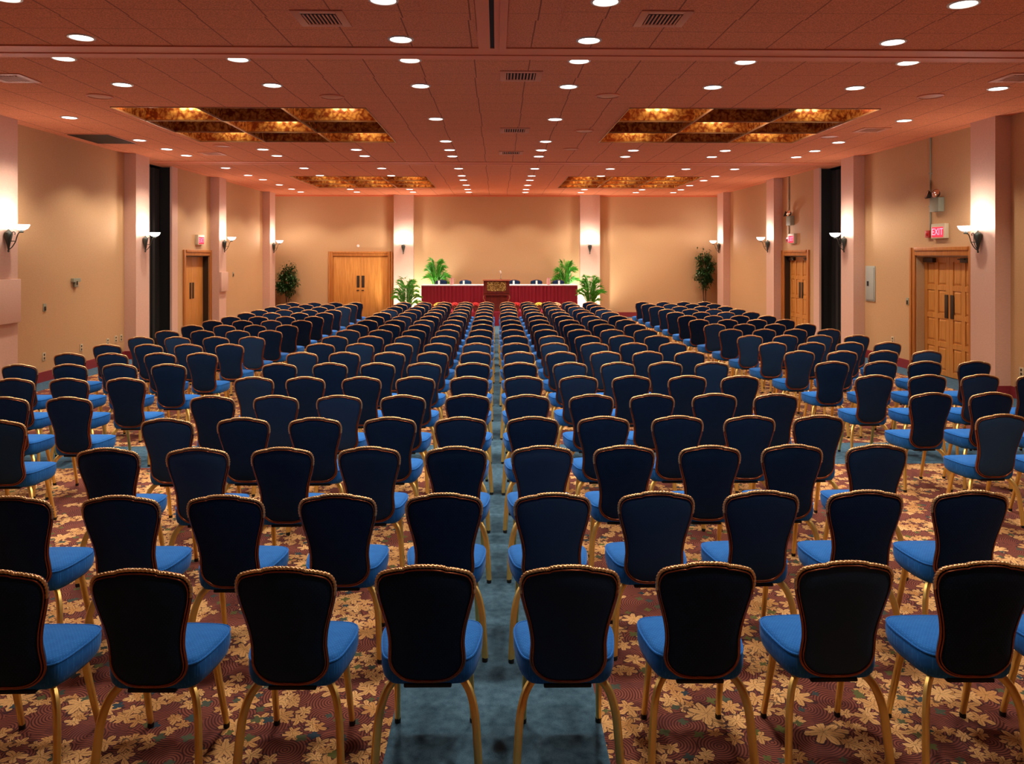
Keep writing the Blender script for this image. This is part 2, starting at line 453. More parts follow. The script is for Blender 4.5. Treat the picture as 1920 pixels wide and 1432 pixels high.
# ------------------------------------------------------------------ doors (local frame: x along the wall, y into the room, z up)
def place(o, side, c):
    if side == 'L': o.location = (XL, c, 0); o.rotation_euler = (0, 0, -PI / 2)
    if side == 'R': o.location = (XR, c, 0); o.rotation_euler = (0, 0, PI / 2)
    if side == 'B': o.location = (c, YB, 0); o.rotation_euler = (0, 0, PI)
def door(n, side, lo, hi, panelled, recess, jamb):
    r = thing('door_%d' % n, None, None, kind='structure')
    place(r, side, (lo + hi) / 2)
    h = (hi - lo) / 2; H = DH; cw = .15
    mb = MB()
    for s in (-1, 1):
        mb.box(*sorted((s * h, s * (h + cw))), -.01, .025, 0, H + cw); mb.box(*sorted((s * (h + .09), s * (h + cw))), .025, .045, 0, H + cw)
    mb.box(-h, h, -.01, .025, H, H + cw); mb.box(-h, h, .025, .045, H + .09, H + cw)
    struct('casing', mb, M['oak_trim'], r, bevel=.006)
    mb = MB()
    for s in (-1, 1): mb.box(*sorted((s * (h - .02), s * (h + .004))), -WT, -.01, 0, H)
    mb.box(-h, h, -WT, -.01, H - .02, H + .004)
    struct('jamb', mb, jamb, r, smooth=0)
    g = .006
    for s in (-1, 1):
        x0, x1 = (g / 2, h - .022) if s > 0 else (-h + .022, -g / 2)
        y0, y1 = -recess - .045, -recess; zt = H - .025
        mb = MB()
        if not panelled:
            mb.box(x0, x1, y0, y1, .012, zt)
            lf = struct('door_leaf', mb, M['oak'], r, bevel=.003)
        else:
            mb.box(x0, x1, y0, y1 - .016, .012, zt)
            st = .10; w = x1 - x0; cx = [x0, x0 + st, x0 + w / 2 - st / 2, x0 + w / 2 + st / 2, x1 - st, x1]
            rows = 4; rh = (zt - .012 - .09) / rows
            for a, b in ((cx[0], cx[1]), (cx[2], cx[3]), (cx[4], cx[5])): mb.box(a, b, y1 - .02, y1, .012, zt)
            for i in range(rows + 1):
                z = .012 + i * rh
                for a, b in ((cx[1], cx[2]), (cx[3], cx[4])): mb.box(a, b, y1 - .02, y1 - .0004, z, z + .09)
            for i in range(rows):
                za, zb = .012 + i * rh + .09, .012 + (i + 1) * rh
                for a, b in ((cx[1], cx[2]), (cx[3], cx[4])):
                    l0 = [(a + .01, y1 - .0165, za + .01), (b - .01, y1 - .0165, za + .01), (b - .01, y1 - .0165, zb - .01), (a + .01, y1 - .0165, zb - .01)]
                    q = .045
                    l1 = [(a + q, y1 - .004, za + q), (b - q, y1 - .004, za + q), (b - q, y1 - .004, zb - q), (a + q, y1 - .004, zb - q)]
                    mb.loft([l0, l1], 0, False, True)
            lf = struct('door_leaf', mb, M['oak'], r, smooth=0)
        mb = MB(); xc = s * .085
        mb.box(xc - .05, xc + .05, y1, y1 + .012, 1.05, 1.47)
        o = mb.build('push_plate', M['bronze'], lf, bevel=.003); o['kind'] = 'structure'
        if side == 'B':
            mb = MB(); mb.box(xc - .03, xc + .05, y1, y1 + .03, .93, .97); o = mb.build('latch', M['bronze'], lf, bevel=.004); o['kind'] = 'structure'
        if panelled:
            mb = MB(); xa = s * (h - .25)
            mb.box(xa - .16, xa + .16, y1, y1 + .07, zt - .10, zt - .02); mb.box(*sorted((xa, xa - s * .2)), y1 + .07, y1 + .09, zt - .05, zt - .03)
            o = mb.build('door_closer', M['bronze'], lf, bevel=.006); o['kind'] = 'structure'
    # blank wall closing the space behind the leaves
    mb = MB(); mb.box(-h - .05, h + .05, -WT - .03, -WT, 0, H + .05)
    struct('door_backing', mb, M['dark'], r, smooth=0)
door(1, 'L', *LDOOR, False, .15, M['bronze'])  # dark jamb colour stands in for shade inside the recess
door(2, 'R', *RDOOR_A, True, .15, M['oak_cream'])
door(3, 'R', *RDOOR_B, True, .15, M['bronze'])  # jamb darkened here too, as if shaded by the recess
door(4, 'B', *BDOOR, False, .02, M['oak_trim'])

# ------------------------------------------------------------------ the banquet chair
def smooth_path(pts, per=8):
    out = []; n = len(pts)
    for i in range(n - 1):
        p0, p1, p2, p3 = (Vector(pts[max(i - 1, 0)]), Vector(pts[i]), Vector(pts[i + 1]), Vector(pts[min(i + 2, n - 1)]))
        for t in range(per):
            u = t / per
            out.append(.5 * ((2 * p1) + (p2 - p0) * u + (2 * p0 - 5 * p1 + 4 * p2 - p3) * u * u + (3 * p1 - p0 - 3 * p2 + p3) * u ** 3))
    out.append(Vector(pts[-1])); return out
HALF = [(0, 0), (.055, .001), (.096, .010), (.126, .029), (.148, .056), (.158, .09), (.157, .135), (.155, .18), (.1605, .235), (.172, .29), (.187, .345), (.199, .395), (.2045, .436), (.200, .470), (.182, .496), (.15, .509), (.112, .5185), (.09, .521), (.078, .5275), (.04, .5335), (0, .535)]
hp = smooth_path([(a * .972, b, 0) for a, b in HALF], 4)
RING = [(p.x, p.y) for p in hp] + [(-p.x, p.y) for p in hp[-2:0:-1]]
LEAN = rad(11.8); ZB, YBK = .395, -.185
def back_pt(u, v, d):       # d: out of the back's plane, + towards the sitter
    return (u, YBK - math.sin(LEAN) * v + math.cos(LEAN) * d + .55 * u * u, ZB + math.cos(LEAN) * v + math.sin(LEAN) * d)
def ring(s, d, c=.27):
    return [back_pt(u * s, c + (v - c) * s, d) for u, v in RING]
def make_chair():
    root = thing('banquet_chair', 'x', 'chair')
    # seat cushion
    side = smooth_path([(0, -.172, 0), (.12, -.170, 0), (.168, -.158, 0), (.196, -.115, 0), (.213, -.03, 0), (.222, .05, 0), (.219, .118, 0), (.196, .170, 0), (.135, .194, 0), (0, .202, 0)], 4)
    loop = [(p.x, p.y) for p in side] + [(-p.x, p.y) for p in side[-2:0:-1]]
    def lay(s, z, dz=0): return [(x * s, -.02 + (y + .02) * s, z - dz * max(0, (y - .02) / .16) ** 2) for x, y in loop]
    mb = MB()
    mb.loft([lay(.80, .372), lay(.90, .374), lay(.965, .392), lay(.995, .42), lay(1.0, .452), lay(.985, .474, .004), lay(.955, .487, .008), lay(.90, .496, .010), lay(.75, .505, .010), lay(.5, .511, .006), lay(.25, .514), lay(.02, .515)], 0)
    # piping round the top edge
    mb.tube([Vector(p) for p in lay(.985, .478, .004)], .0045, 6, 0, True)
    mb.build('seat', M['seat'], root, 50)
    mb = MB(); mb.box(-.10, .10, -.165, -.08, .361, .378); mb.box(-.165, .165, -.08, .13, .362, .378)
    mb.build('seat_pan', M['under'], root, bevel=.006)
    # upholstered back
    mb = MB()
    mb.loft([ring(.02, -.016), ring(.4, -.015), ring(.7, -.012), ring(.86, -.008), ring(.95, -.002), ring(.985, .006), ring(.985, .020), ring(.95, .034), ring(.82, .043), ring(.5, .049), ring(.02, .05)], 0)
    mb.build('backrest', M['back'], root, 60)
    # frame: smooth moulding all round with a bead inside it, twisted gilt rope over the crest
    mb = MB()
    mb.tube([Vector(p) for p in ring(1.0, .006)], .0068, 8, 0, True)
    mb.tube([Vector(p) for p in ring(.955, -.004)], .0036, 6, 0, True)
    crest = [p for p in RING]
    i0 = next(i for i, p in enumerate(RING) if p[1] > .40)
    i1 = len(RING) - i0
    arc = [Vector(back_pt(u, v, .004)) for u, v in RING[i0:i1 + 1]]
    dense = smooth_path(arc, 6)
    mb.tube(dense, .0070, 10, 1, False, twist=lambda i, a: 1 + .16 * math.cos(2 * a - i * .62))
    mb.build('back_frame', [M['copper'], M['rope']], root, 60)
    # legs: square tube with rounded corners, bowed behind, straight in front
    q = [(1, .55), (.55, 1), (-.55, 1), (-1, .55), (-1, -.55), (-.55, -1), (.55, -1), (1, -.55)]
    for s in (-1, 1):
        pth = smooth_path([(s * .105, -.09, .385), (s * .140, -.115, .375), (s * .176, -.150, .335), (s * .198, -.178, .26), (s * .208, -.195, .15), (s * .216, -.212, .02)], 6)
        mb = MB(); mb.tube(pth, [.0150] * len(pth), sect=[(a * .8, b * 1.1) for a, b in q], k=0)
        e = pth[-1]; mb.lathe([(.0145, 0), (.0155, .006), (.0155, .022)], 10, 1, Matrix.Translation((e.x, e.y, 0)))
        mb.build('leg', [M['gold'], M['rubber']], root, 50)
    for s in (-1, 1):
        pth = [Vector((s * (.162 + .012 * t), .09 + .105 * t, .378 - .36 * t)) for t in (0, .25, .5, .75, 1)]
        mb = MB(); mb.tube(pth, [.0145, .014, .0135, .0125, .0115], sect=q, k=0)
        e = pth[-1]; mb.lathe([(.0135, 0), (.0145, .006), (.0145, .022)], 10, 1, Matrix.Translation((e.x, e.y, 0)))
        mb.build('leg', [M['gold'], M['rubber']], root, 50)
    return root
chair = make_chair(); CK = kids_of(chair); first = [True]
def put_chair(x, y, rz, label, group):
    rz += rad(R.uniform(-1.6, 1.6)); x += R.uniform(-.012, .012); y += R.uniform(-.012, .012)
    if first[0]:
        first[0] = False; chair.location = (x, y, 0); chair.rotation_euler = (0, 0, rz); chair['label'] = label; chair['group'] = group; return chair
    return copy_thing(chair, CK, (x, y, 0), rz, label, group)
ROWS = [3.05, 3.98, 4.96, 5.87, 6.82, 7.86, 8.88, 9.88, 10.87, 11.86, 12.85, 13.85, 14.83, 15.80, 16.82, 17.74, 18.75, 19.72, 20.60]
COLX = [.28, .84, 1.405, 1.965, 2.52]
def row_words(i, total=19):
    return '%s row from camera' % ORD[i + 1] if i < 10 else '%s row from lectern' % ORD[total - i]
SIDE = {-1: 'plain-door', 1: 'panelled-door'}
for i, yb in enumerate(ROWS):
    y = yb + .295
    for s in (-1, 1):
        for j, cx in enumerate(COLX):
            if i == 0 and s < 0 and j == 4: continue            # wholly outside the frame
            pos = 'on the centre aisle' if j == 0 else '%s seat from aisle' % ORD[j + 1]
            put_chair(s * cx * (1.013 if i == 0 else 1) + .006, y, 0, 'blue gold-legged chair, %s, %s, %s side' % (row_words(i), pos, SIDE[s]), 'blue banquet chairs in the centre block')
SIDEX = {-1: [-3.76, -4.32, -4.89, -5.46], 1: [3.955, 4.52, 5.08, 5.65]}
for i in range(3, 19):
    for s in (-1, 1):
        for j, cx in enumerate(SIDEX[s]):
            y = ROWS[i] + .295 - (.035 if s < 0 else -.01)
            if j > (i - 3) + 1 and i < 7: 
                if not (abs(cx) - .3 < .64 * (y + .3)): continue          # beyond the picture's edge
            if abs(cx) - .3 > .70 * (y + .3): continue
            pos = ['beside the block aisle', 'second from block aisle', 'second from wall', 'outermost toward wall'][j]
            put_chair(cx + (.03 * (i - 3) / 8 if s > 0 and i < 12 else .02 * s), y, 0, 'blue chair in %s side block, %s, %s' % (SIDE[s], '%s row from camera' % ORD[i - 2] if i < 11 else '%s row from far wall' % ORD[19 - i], pos), 'blue banquet chairs in the side blocks')

# ------------------------------------------------------------------ ceiling downlights
spot = bpy.data.lights.new('downlight_beam', 'SPOT')
spot.energy = 150; spot.color = (1, .86, .70); spot.spot_size = rad(116); spot.spot_blend = .45; spot.shadow_soft_size = .09
mb = MB(); mb.lathe([(.104, C - .004), (.107, C - .012), (.128, C - .010), (.132, C + .004)], 28, 0, None, False, False)
def make_down():
    r = thing('downlight', 'x', 'downlight', group='ceiling downlights')
    m = MB(); m.lathe([(.103, .0), (.107, -.010), (.126, -.008), (.130, .003)], 28, 0, None, False, False); m.build('trim_ring', M['ring'], r)
    m = MB(); m.lathe([(.104, -.001), (.098, -.006), (.05, -.010), (.001, -.011)], 28, 0, None, True, True); m.build('lens', M['lens'], r)
    l = bpy.data.objects.new('downlight_beam', spot); COL.objects.link(l); l.parent = r; l.location = (0, 0, -.03)
    return r
down = make_down(); DK = kids_of(down)
A, B_ = [-4.08, -.95, .92, 3.98], [-.95, .92]
FULL = [-6.62, -4.70, -2.83, -.95, .91, 2.78, 4.66, 6.5]
SIDEC = [-6.62, -.95, .92, 6.46]
FARF = [-6.60, -4.70, -2.81, -.93, .94, 2.80, 4.67, 5.88]
LROWS = [(2.5, [.92, 3.98]), (4.4, A), (6.42, A), (7.58, A), (8.38, [-6.55, -4.70, -2.82, -.95, .91, 2.75, 4.57, 6.45]), (9.65, [-6.6, -4.69, -2.82, -.96, .91, 2.75, 4.58, 6.43]),  # first row: unseen pair added to brighten the front chairs
         (11.96, SIDEC), (14.28, SIDEC), (15.45, FULL), (16.42, FULL), (18.72, FARF), (20.42 - .02, FARF), (21.55, [-6.56, -.94, .94, 5.88]), (23.1, [-6.54, -.92, .94, 5.88]), (24.55, [-6.56, -4.69, -2.79, -.93, .95, 2.83, 4.70, 5.96]), (25.65, [-6.55, -4.68, -2.80, -.93, .97, 2.84, 4.70, 5.97])]
fl = True
for i, (y, xs) in enumerate(LROWS):
    for j, x in enumerate(xs):
        near_axis = sorted([q for q in xs if (q < 0) == (x < 0)], key=abs)
        w = '%s from room axis, %s half' % (ORD[near_axis.index(x) + 1], SIDE[-1 if x < 0 else 1])
        k = i - 1                                   # the first two rows hang before the picture's upper edge
        rw = 'unseen before the visible rows, row %s' % ORD[i + 1] if k < 1 else 'ceiling row %s from camera' % ORD[k] if k < 8 else 'ceiling row %s from far wall' % ORD[len(LROWS) - i]
        lab = 'round lit downlight, %s, %s' % (rw, w)
        # rows run very slightly askew to the camera in x only
        if fl: down.location = (x, y, C); down['label'] = lab; fl = False
        else: copy_thing(down, DK, (x, y, C), 0, lab)

# ------------------------------------------------------------------ wall sconces
pt = bpy.data.lights.new('sconce_lamp', 'POINT'); pt.energy = 36; pt.color = (1, .86, .80); pt.shadow_soft_size = .05
def make_sconce():       # local: wall at y=0, room towards +y, z=0 at the middle of the back plate
    r = thing('wall_sconce', 'x', 'sconce', group='wall sconces')
    m = MB()             # urn-shaped bracket
    m.lathe([(.012, -.24), (.02, -.22), (.012, -.20), (.03, -.12), (.055, -.03), (.07, .03), (.066, .06), (.035, .085), (.02, .10), (.006, .115)], 16, 0, Matrix.Translation((0, .045, 0)) @ Matrix.Scale(.75, 4, (0, 1, 0)))
    m.build('bracket', M['iron'], r)
    m = MB()
    m.tube(smooth_path([(0, .05, -.20), (0, .10, -.16), (0, .15, -.08), (0, .175, 0), (0, .20, .055), (0, .24, .07)], 6), .008, 8)
    m.tube([(0, .06, -.07), (0, .11, -.07), (0, .155, -.07)], .006, 8)
    m.tube(smooth_path([(0, .05, -.19), (.02, .08, -.12), (.03, .09, -.04), (.015, .1, .04), (0, .12, .075), (0, .145, .06), (0, .14, .03)], 5), .006, 8)
    m.lathe([(.03, .06), (.034, .075), (.012, .095), (.02, .10)], 14, 0, Matrix.Translation((0, .24, 0)))
    m.build('arm', M['iron'], r)
    m = MB(); pr = [(.012, .098), (.05, .104), (.085, .125), (.105, .155), (.118, .185)]
    m.lathe(pr + [(a - .006, b) for a, b in reversed(pr[1:])] + [(.004, .106)], 24, 0, Matrix.Translation((0, .24, 0)))
    m.build('glass_bowl', M['bowl'], r)
    l = bpy.data.objects.new('sconce_lamp', pt); COL.objects.link(l); l.parent = r; l.location = (0, .235, .215)
    return r
scn = make_sconce(); SK = kids_of(scn); fs = True
SC = [(XL + .24, 11.9, 2.46, -PI / 2, 'first pilaster of the plain-door wall'), (XL + .24, 16.48, 2.48, -PI / 2, 'pilaster just before the dark opening, plain-door wall'),
      (XL + .24, 21.23, 2.50, -PI / 2, 'pilaster just past the plain door'), (XL + .24, 25.9, 2.50, -PI / 2, 'pilaster by the low ficus'),
      (XR - .24, 11.9, 2.45, PI / 2, 'first pilaster of the panelled-door wall'), (XR - .24, 16.55, 2.48, PI / 2, 'pilaster between dark opening and grey panel'),
      (XR - .24, 21.25, 2.50, PI / 2, 'pilaster just past the farther panelled door'), (XR - .24, 25.95, 2.50, PI / 2, 'pilaster by the tall ficus'),
      (-3.26, YB - .22, 2.47, PI, 'far-wall pilaster next to the wide double door'), (3.28, YB - .22, 2.47, PI, 'far-wall pilaster on the tall ficus half')]
for x, y, z, a, w in SC:
    lab = 'iron sconce with glowing bowl on %s' % w
    if fs: scn.location = (x, y, z); scn.rotation_euler = (0, 0, a); scn['label'] = lab; fs = False
    else: copy_thing(scn, SK, (x, y, z), a, lab)

# ------------------------------------------------------------------ mirrored ceiling coffers
def coffer(x0, x1, y0, y1, label):
    every = y0 > 18  # far coffers: bulbs added in all cells to brighten the amber
    r = thing('ceiling_coffer', label, 'ceiling coffer', ((x0 + x1) / 2, (y0 + y1) / 2, C), 0, 'mirrored ceiling coffers')
    w, d = (x1 - x0), (y1 - y0); H = .50
    m = MB()
    b = .006
    for i in range(4):
        x = -w / 2 + i * w / 3; m.box(x - b, x + b, -d / 2 - b, d / 2 + b, -.012, .012)
        y = -d / 2 + i * d / 3; m.box(-w / 2 - b, w / 2 + b, y - b, y + b, -.0115, .0125)
    m.build('grid_frame', M['brass'], r, smooth=0)
    for i in range(3):
        for j in range(3):
            xa, xb = -w / 2 + i * w / 3 + .006, -w / 2 + (i + 1) * w / 3 - .006
            ya, yb = -d / 2 + j * d / 3 + .006, -d / 2 + (j + 1) * d / 3 - .006
            t = .004; m = MB()
            m.box(xa, xb, ya, ya + t, .012, H); m.box(xa, xb, yb - t, yb, .012, H)
            m.box(xa, xa + t, ya + t, yb - t, .012, H); m.box(xb - t, xb, ya + t, yb - t, .012, H)
            m.box(xa, xb, ya, yb, H, H + t)
            c = m.build('mirror_cell', M['amber'], r, smooth=0)
            if every or (i + j) % 2 == 0:
                m = MB()
                for k in (-1, 0, 1):
                    m.ball(((xa + xb) / 2 + k * .13 + .05, yb - .16, .235), .045, 12)
                    m.tube([((xa + xb) / 2 + k * .13 + .05, yb - .16, .27), ((xa + xb) / 2 + k * .13 + .05, yb - .16, H)], .012, 8, 1)
                m.build('bulb_bar', [M['bulb'], M['brass']], c)
    return r
for q, lab in zip(COF, ('amber mirrored ceiling coffer, closer pair, plain-door half', 'amber mirrored ceiling coffer, closer pair, panelled-door half',
                        'amber mirrored ceiling coffer toward far wall, plain-door half', 'amber mirrored ceiling coffer toward far wall, panelled-door half')):
    coffer(*q, lab)

# ------------------------------------------------------------------ ceiling fittings
def vent(x, y, label, size=.42):
    r = thing('ceiling_vent', label, 'air vent', (x, y, C), 0, 'square ceiling air vents')
    a, b = size / 2, size / 2 - .075
    m = MB()
    for s in (-1, 1): m.box(*sorted((s * b, s * a)), -a, a, -.012, .002); m.box(-b, b, *sorted((s * b, s * a)), -.0119, .002)
    m.build('frame', M['vent'], r, bevel=.003)
    m = MB(); m.box(-b, b, -b, b, -.003, .001); m.build('backing', M['dark'], r, smooth=0)
    m = MB()
    for k in range(9):
        xx = -b + (k + .5) * 2 * b / 9
        m.box(xx - .007, xx + .007, -b + .03, b, -.011, -.003)
    m.build('slats', M['vent'], r, smooth=0)
for x, y, w in ((-1.58, 6.92, 'before the cross track, plain-door half'), (1.50, 6.87, 'before the cross track, panelled-door half'), (.29, 9.09, 'just past the cross track, on room axis'),
                (.31, 13.02, 'on room axis between the closer coffers'), (.30, 15.85, 'on room axis past the closer coffers'), (-5.85, 9.32, 'past the cross track by plain-door wall'),
                (-5.95, 16.1, 'past the closer coffer by plain-door wall'), (6.38, 12.85, 'beside the closer coffer, panelled-door wall'), (6.28, 9.05, 'past the cross track by panelled-door wall')):
    vent(x, y, 'square louvred air vent ' + w, .5 if abs(x) < .4 else .46)
r = thing('return_air_grille', 'large flat dark return-air grille beside the plain-door wall', 'air grille', (-7.2, 14.1, C))
m = MB(); m.box(-.38, .38, -.56, .56, -.012, .002); m.build('frame', M['vent'], r, bevel=.003)
m = MB()
for k in range(26): m.box(-.35, .35, -.53 + k * .041, -.53 + k * .041 + .022, -.020, -.011)
m.build('slats', M['bronze'], r, smooth=0)
for i, (x, y, w) in enumerate(((-5.33, 10.36, 'outermost before the closer coffer, plain-door half'), (-2.22, 10.33, 'inner one before the closer coffer, plain-door half'), (1.49, 10.19, 'inner one before the closer coffer, panelled-door half'),
                  (5.83, 10.13, 'outermost before the closer coffer, panelled-door half'), (1.5, 13.06, 'beside the closer coffer toward room axis'), (1.49, 15.3, 'past the closer coffer near room axis'),
                  (-5.36, 15.0, 'past the closer coffer, plain-door half'), (5.98, 13.6, 'beside the closer coffer, panelled-door half'))):
    r = thing('ceiling_speaker', 'round salmon ceiling speaker ' + w, 'ceiling speaker', (x, y, C), 0, 'round ceiling speakers')
    m = MB(); m.lathe([(.165, .002), (.165, -.010), (.15, -.014), (.145, -.010)], 28, 0, None, False, False); m.build('rim', M['beam'], r)
    m = MB(); m.lathe([(.146, -.006), (.10, -.012), (.001, -.014)], 28, 0); m.build('grille', M['vent'], r)

# ------------------------------------------------------------------ wall fittings
def wall_thing(name, label, cat, side, c, z, group=None):
    r = thing(name, label, cat, group=group)
    place(r, side, c); r.location.z = z; return r
def exit_sign(side, c, z, label):
    r = wall_thing('exit_sign', label, 'exit sign', side, c, z, 'lit exit signs')
    m = MB(); m.box(-.21, .21, 0, .075, -.125, .135); m.build('housing', M['cream'], r, bevel=.006)
    m = MB(); m.box(-.17, .17, .074, .080, -.105, .075); m.build('lit_face', M['exit_face'], r, smooth=0)
    cu = bpy.data.curves.new('lettering', 'FONT'); cu.body = 'EXIT'; cu.size = .17; cu.align_x = 'CENTER'; cu.align_y = 'CENTER'; cu.extrude = .001; cu.materials.append(M['exit_text'])
    tmp = bpy.data.objects.new('lettering_source', cu)
    me = bpy.data.meshes.new_from_object(tmp); bpy.data.objects.remove(tmp); me.name = 'lettering'
    if not me.materials: me.materials.append(M['exit_text'])
    o = bpy.data.objects.new('lettering', me); COL.objects.link(o); o.parent = r; o.location = (0, .082, -.015); o.rotation_euler = (PI / 2, 0, PI)
    return r
exit_sign('R', 13.36, 2.60, 'lit red EXIT sign in cream housing over the closer panelled door')
exit_sign('R', 20.1, 2.62, 'lit red EXIT sign over the farther panelled door')
exit_sign('L', 20.12, 2.58, 'lit red EXIT sign over the plain wooden door')
def alarm(side, c, z, label, top):
    r = wall_thing('fire_alarm', label, 'fire alarm', side, c, z, 'red alarm boxes')
    m = MB(); m.box(-.07, .07, 0, .06, -.065, .065); m.build('body', M['red'], r, bevel=.008)
    m = MB(); m.lathe([(.03, 0), (.032, .01), (.02, .018)], 14, 0, Matrix.Translation((0, .06, 0)) @ Matrix.Rotation(-PI / 2, 4, 'X')); m.build('horn', M['red'], r)
    q = wall_thing('conduit', 'thin metal conduit rising to ceiling from ' + label.split(' beside ')[0].replace('small ', '') + (' by closer exit sign' if c < 15 else ' by farther exit sign'), 'conduit', side, c - .03, 0)
    m = MB(); m.tube([(0, .016, z + .065), (0, .016, C)], .014, 10)
    for zz in (z + .5, z + 1.1): m.box(-.03, .03, 0, .034, zz - .012, zz + .012)
    m.build('pipe', M['sage'], q)
alarm('R', 13.72, 2.56, 'small red alarm box beside the closer EXIT sign', C)
alarm('R', 20.42, 2.60, 'small red alarm box beside the farther EXIT sign', C)
def emergency(side, c, z, label):
    r = wall_thing('emergency_light', label, 'emergency light', side, c, z, 'twin-head emergency lights')
    m = MB(); m.box(-.14, .14, .003, .11, -.17, .08); m.build('housing', M['sage'], r, bevel=.008)
    for s in (-1, 1):
        m = MB(); m.lathe([(.02, 0), (.05, .02), (.075, .07), (.08, .085)], 18, 0, Matrix.Translation((s * .11, .085, .12)) @ Matrix.Rotation(rad(-70), 4, 'X') @ Matrix.Rotation(rad(s * 18), 4, 'Y'), True, False)
        hd = m.build('lamp_head', M['bronze'], r)
        m = MB(); m.lathe([(.078, .08), (.05, .088), (.002, .09)], 18, 0, Matrix.Translation((s * .11, .085, .12)) @ Matrix.Rotation(rad(-70), 4, 'X') @ Matrix.Rotation(rad(s * 18), 4, 'Y'), True, True)
        m.build('lamp_glass', M['chrome'], hd)
emergency('R', 13.42, 3.12, 'sage emergency light with two lamp heads above the closer panelled door')
emergency('R', 20.2, 3.15, 'sage emergency light with two lamp heads above the farther panelled door')
r = wall_thing('electrical_panel', 'tall flush grey-green electrical panel between pilaster and panelled door', 'electrical panel', 'R', 15.92, 1.58)
m = MB(); m.box(-.20, .20, 0, .02, -.37, .37); m.build('frame', M['grey'], r, bevel=.004)
m = MB(); m.box(-.17, .17, .02, .032, -.34, .34); dd = m.build('panel_door', M['grey'], r, bevel=.003)
m = MB(); m.box(.03, .10, .032, .042, -.05, .05); m.build('latch', M['dark'], dd, bevel=.003)
def plate(name, side, c, z, label, cat, kind):
    r = wall_thing(name, label, cat, side, c, z, 'small wall plates')
    w, h = (.06, .06) if kind == 'thermo' else (.045, .07)
    mt = M['sage'] if kind != 'outlet' else M['cream']
    m = MB()
    if kind == 'thermo': m.box(-.12, .12, 0, .05, 0, .07); m.box(-.05, .05, 0, .045, -.09, 0)
    else: m.box(-w, w, 0, .01, -h, h)
    m.build('plate', mt, r, bevel=.003)
    m = MB()
    if kind == 'outlet':
        for zz in (-.03, .03): m.box(-.018, .018, .01, .014, zz - .018, zz + .018)
    else: m.box(-.02, .02, .01, .055 if kind == 'thermo' else .022, -.05, .02)
    m.build('socket' if kind == 'outlet' else 'switch', M['bronze'], r, bevel=.002)
plate('thermostat', 'L', 14.26, 1.68, 'boxy sage thermostat guard on the tan plain-door wall', 'thermostat', 'thermo')
plate('thermostat', 'L', 22.74, 1.62, 'small thermostat on plain-door wall past the pink pilaster box', 'thermostat', 'switch')
plate('wall_switch', 'L', 13.32, 1.27, 'small dark wall switch below and before the boxy thermostat', 'switch', 'switch')
plate('power_outlet', 'L', 13.3, .43, 'cream outlet low on tan wall under the wall switch', 'outlet', 'outlet')
plate('power_outlet', 'L', 14.48, .44, 'cream outlet low on tan wall under the boxy thermostat', 'outlet', 'outlet')
plate('power_outlet', 'L', 15.45, .44, 'first outlet of three near the second pilaster, plain-door wall', 'outlet', 'outlet')
plate('power_outlet', 'L', 15.78, .46, 'middle outlet of three near the second pilaster, plain-door wall', 'outlet', 'outlet')
plate('power_outlet', 'L', 16.0, .46, 'last outlet of three near the second pilaster, plain-door wall', 'outlet', 'outlet')
plate('wall_switch', 'R', 14.48, 1.29, 'wall switch beside casing of the closer panelled door', 'switch', 'switch')
plate('power_outlet', 'R', 15.03, .49, 'cream outlet low between grey panel and panelled door', 'outlet', 'outlet')
plate('power_outlet', 'R', 11.3, .42, 'cream outlet low beside first pilaster, panelled-door wall', 'outlet', 'outlet')
for (a, b), z0, z1, w in ((PL[1], 1.12, 1.80, 'first pilaster of the plain-door wall'), (PL[3], 1.19, 1.72, 'pilaster past the plain door')):
    m = MB(); m.box(XL + .24, XL + .30, a + .012, b - .012, z0, z1)
    tag(m.build('wall_box', M['pil'], None, bevel=.006), 'pink boxed cover fixed on ' + w, 'wall box', 'pink pilaster boxes')
r = wall_thing('smoke_detector', 'small white round detector on far wall above double door', 'detector', 'B', -4.88, 2.52)
m = MB(); m.lathe([(.05, 0), (.05, .02), (.035, .03), (.001, .032)], 18, 0, Matrix.Rotation(-PI / 2, 4, 'X')); m.build('body', M['white_metal'], r)

# ------------------------------------------------------------------ stage with head table
ZS = .43
r = thing('stage_riser', 'low crimson-skirted platform carrying the head table and lectern', 'stage platform', (.1, 23.62, 0))
m = MB(); m.box(-2.62, 2.62, .02, 3.1, ZS - .06, ZS); m.build('deck', M['magenta'], r, bevel=.005)
def skirt_mesh(x0, x1, y0, y1, z0, z1, amp, per):
    pts = []; n = int((y1 - y0) / per * 4)
    edge = [(x0, y1), (x0, y0), (x1, y0), (x1, y1)]
    for (ax, ay), (bx, by) in zip(edge, edge[1:]):
        L = math.hypot(bx - ax, by - ay); k = max(4, int(L / per * 6)); nx, ny = (by - ay) / L, -(bx - ax) / L
        for i in range(k):
            t = i / k; ph = 2 * PI * t * L / per
            o = amp * (math.sin(ph) + .35 * math.sin(2.7 * ph + 1)) * min(1, 8 * t, 8 * (1 - t))
            pts.append((ax + (bx - ax) * t - nx * o, ay + (by - ay) * t - ny * o, o))
    pts.append((x1, y1, 0)); m = MB(); nz = 5
    loops = []
    for z in range(nz + 1):
        f = z / nz
        loops.append([(px, py, z0 + (z1 - z0) * f) if f < 1 else (px, py, z1) for px, py, o in pts])
    m.loft(loops, 0, False, False, False); 
    # give the cloth thickness
    inner = [[(px * .998 + .0, py + .006, z0 + (z1 - z0) * z / nz) for px, py, o in pts] for z in range(nz + 1)]
    m.loft(inner, 0, False, False, False)
    return m
m = skirt_mesh(-2.62, 2.62, 0.0, 3.1, .004, ZS - .012, .012, .11); m.build('skirt', M['skirt'], r, 60, fix=False)
m = MB()
for x in (-2.4, -.8, .8, 2.4):
    for y in (.3, 2.7): m.box(x - .03, x + .03, y - .03, y + .03, 0, ZS - .06)
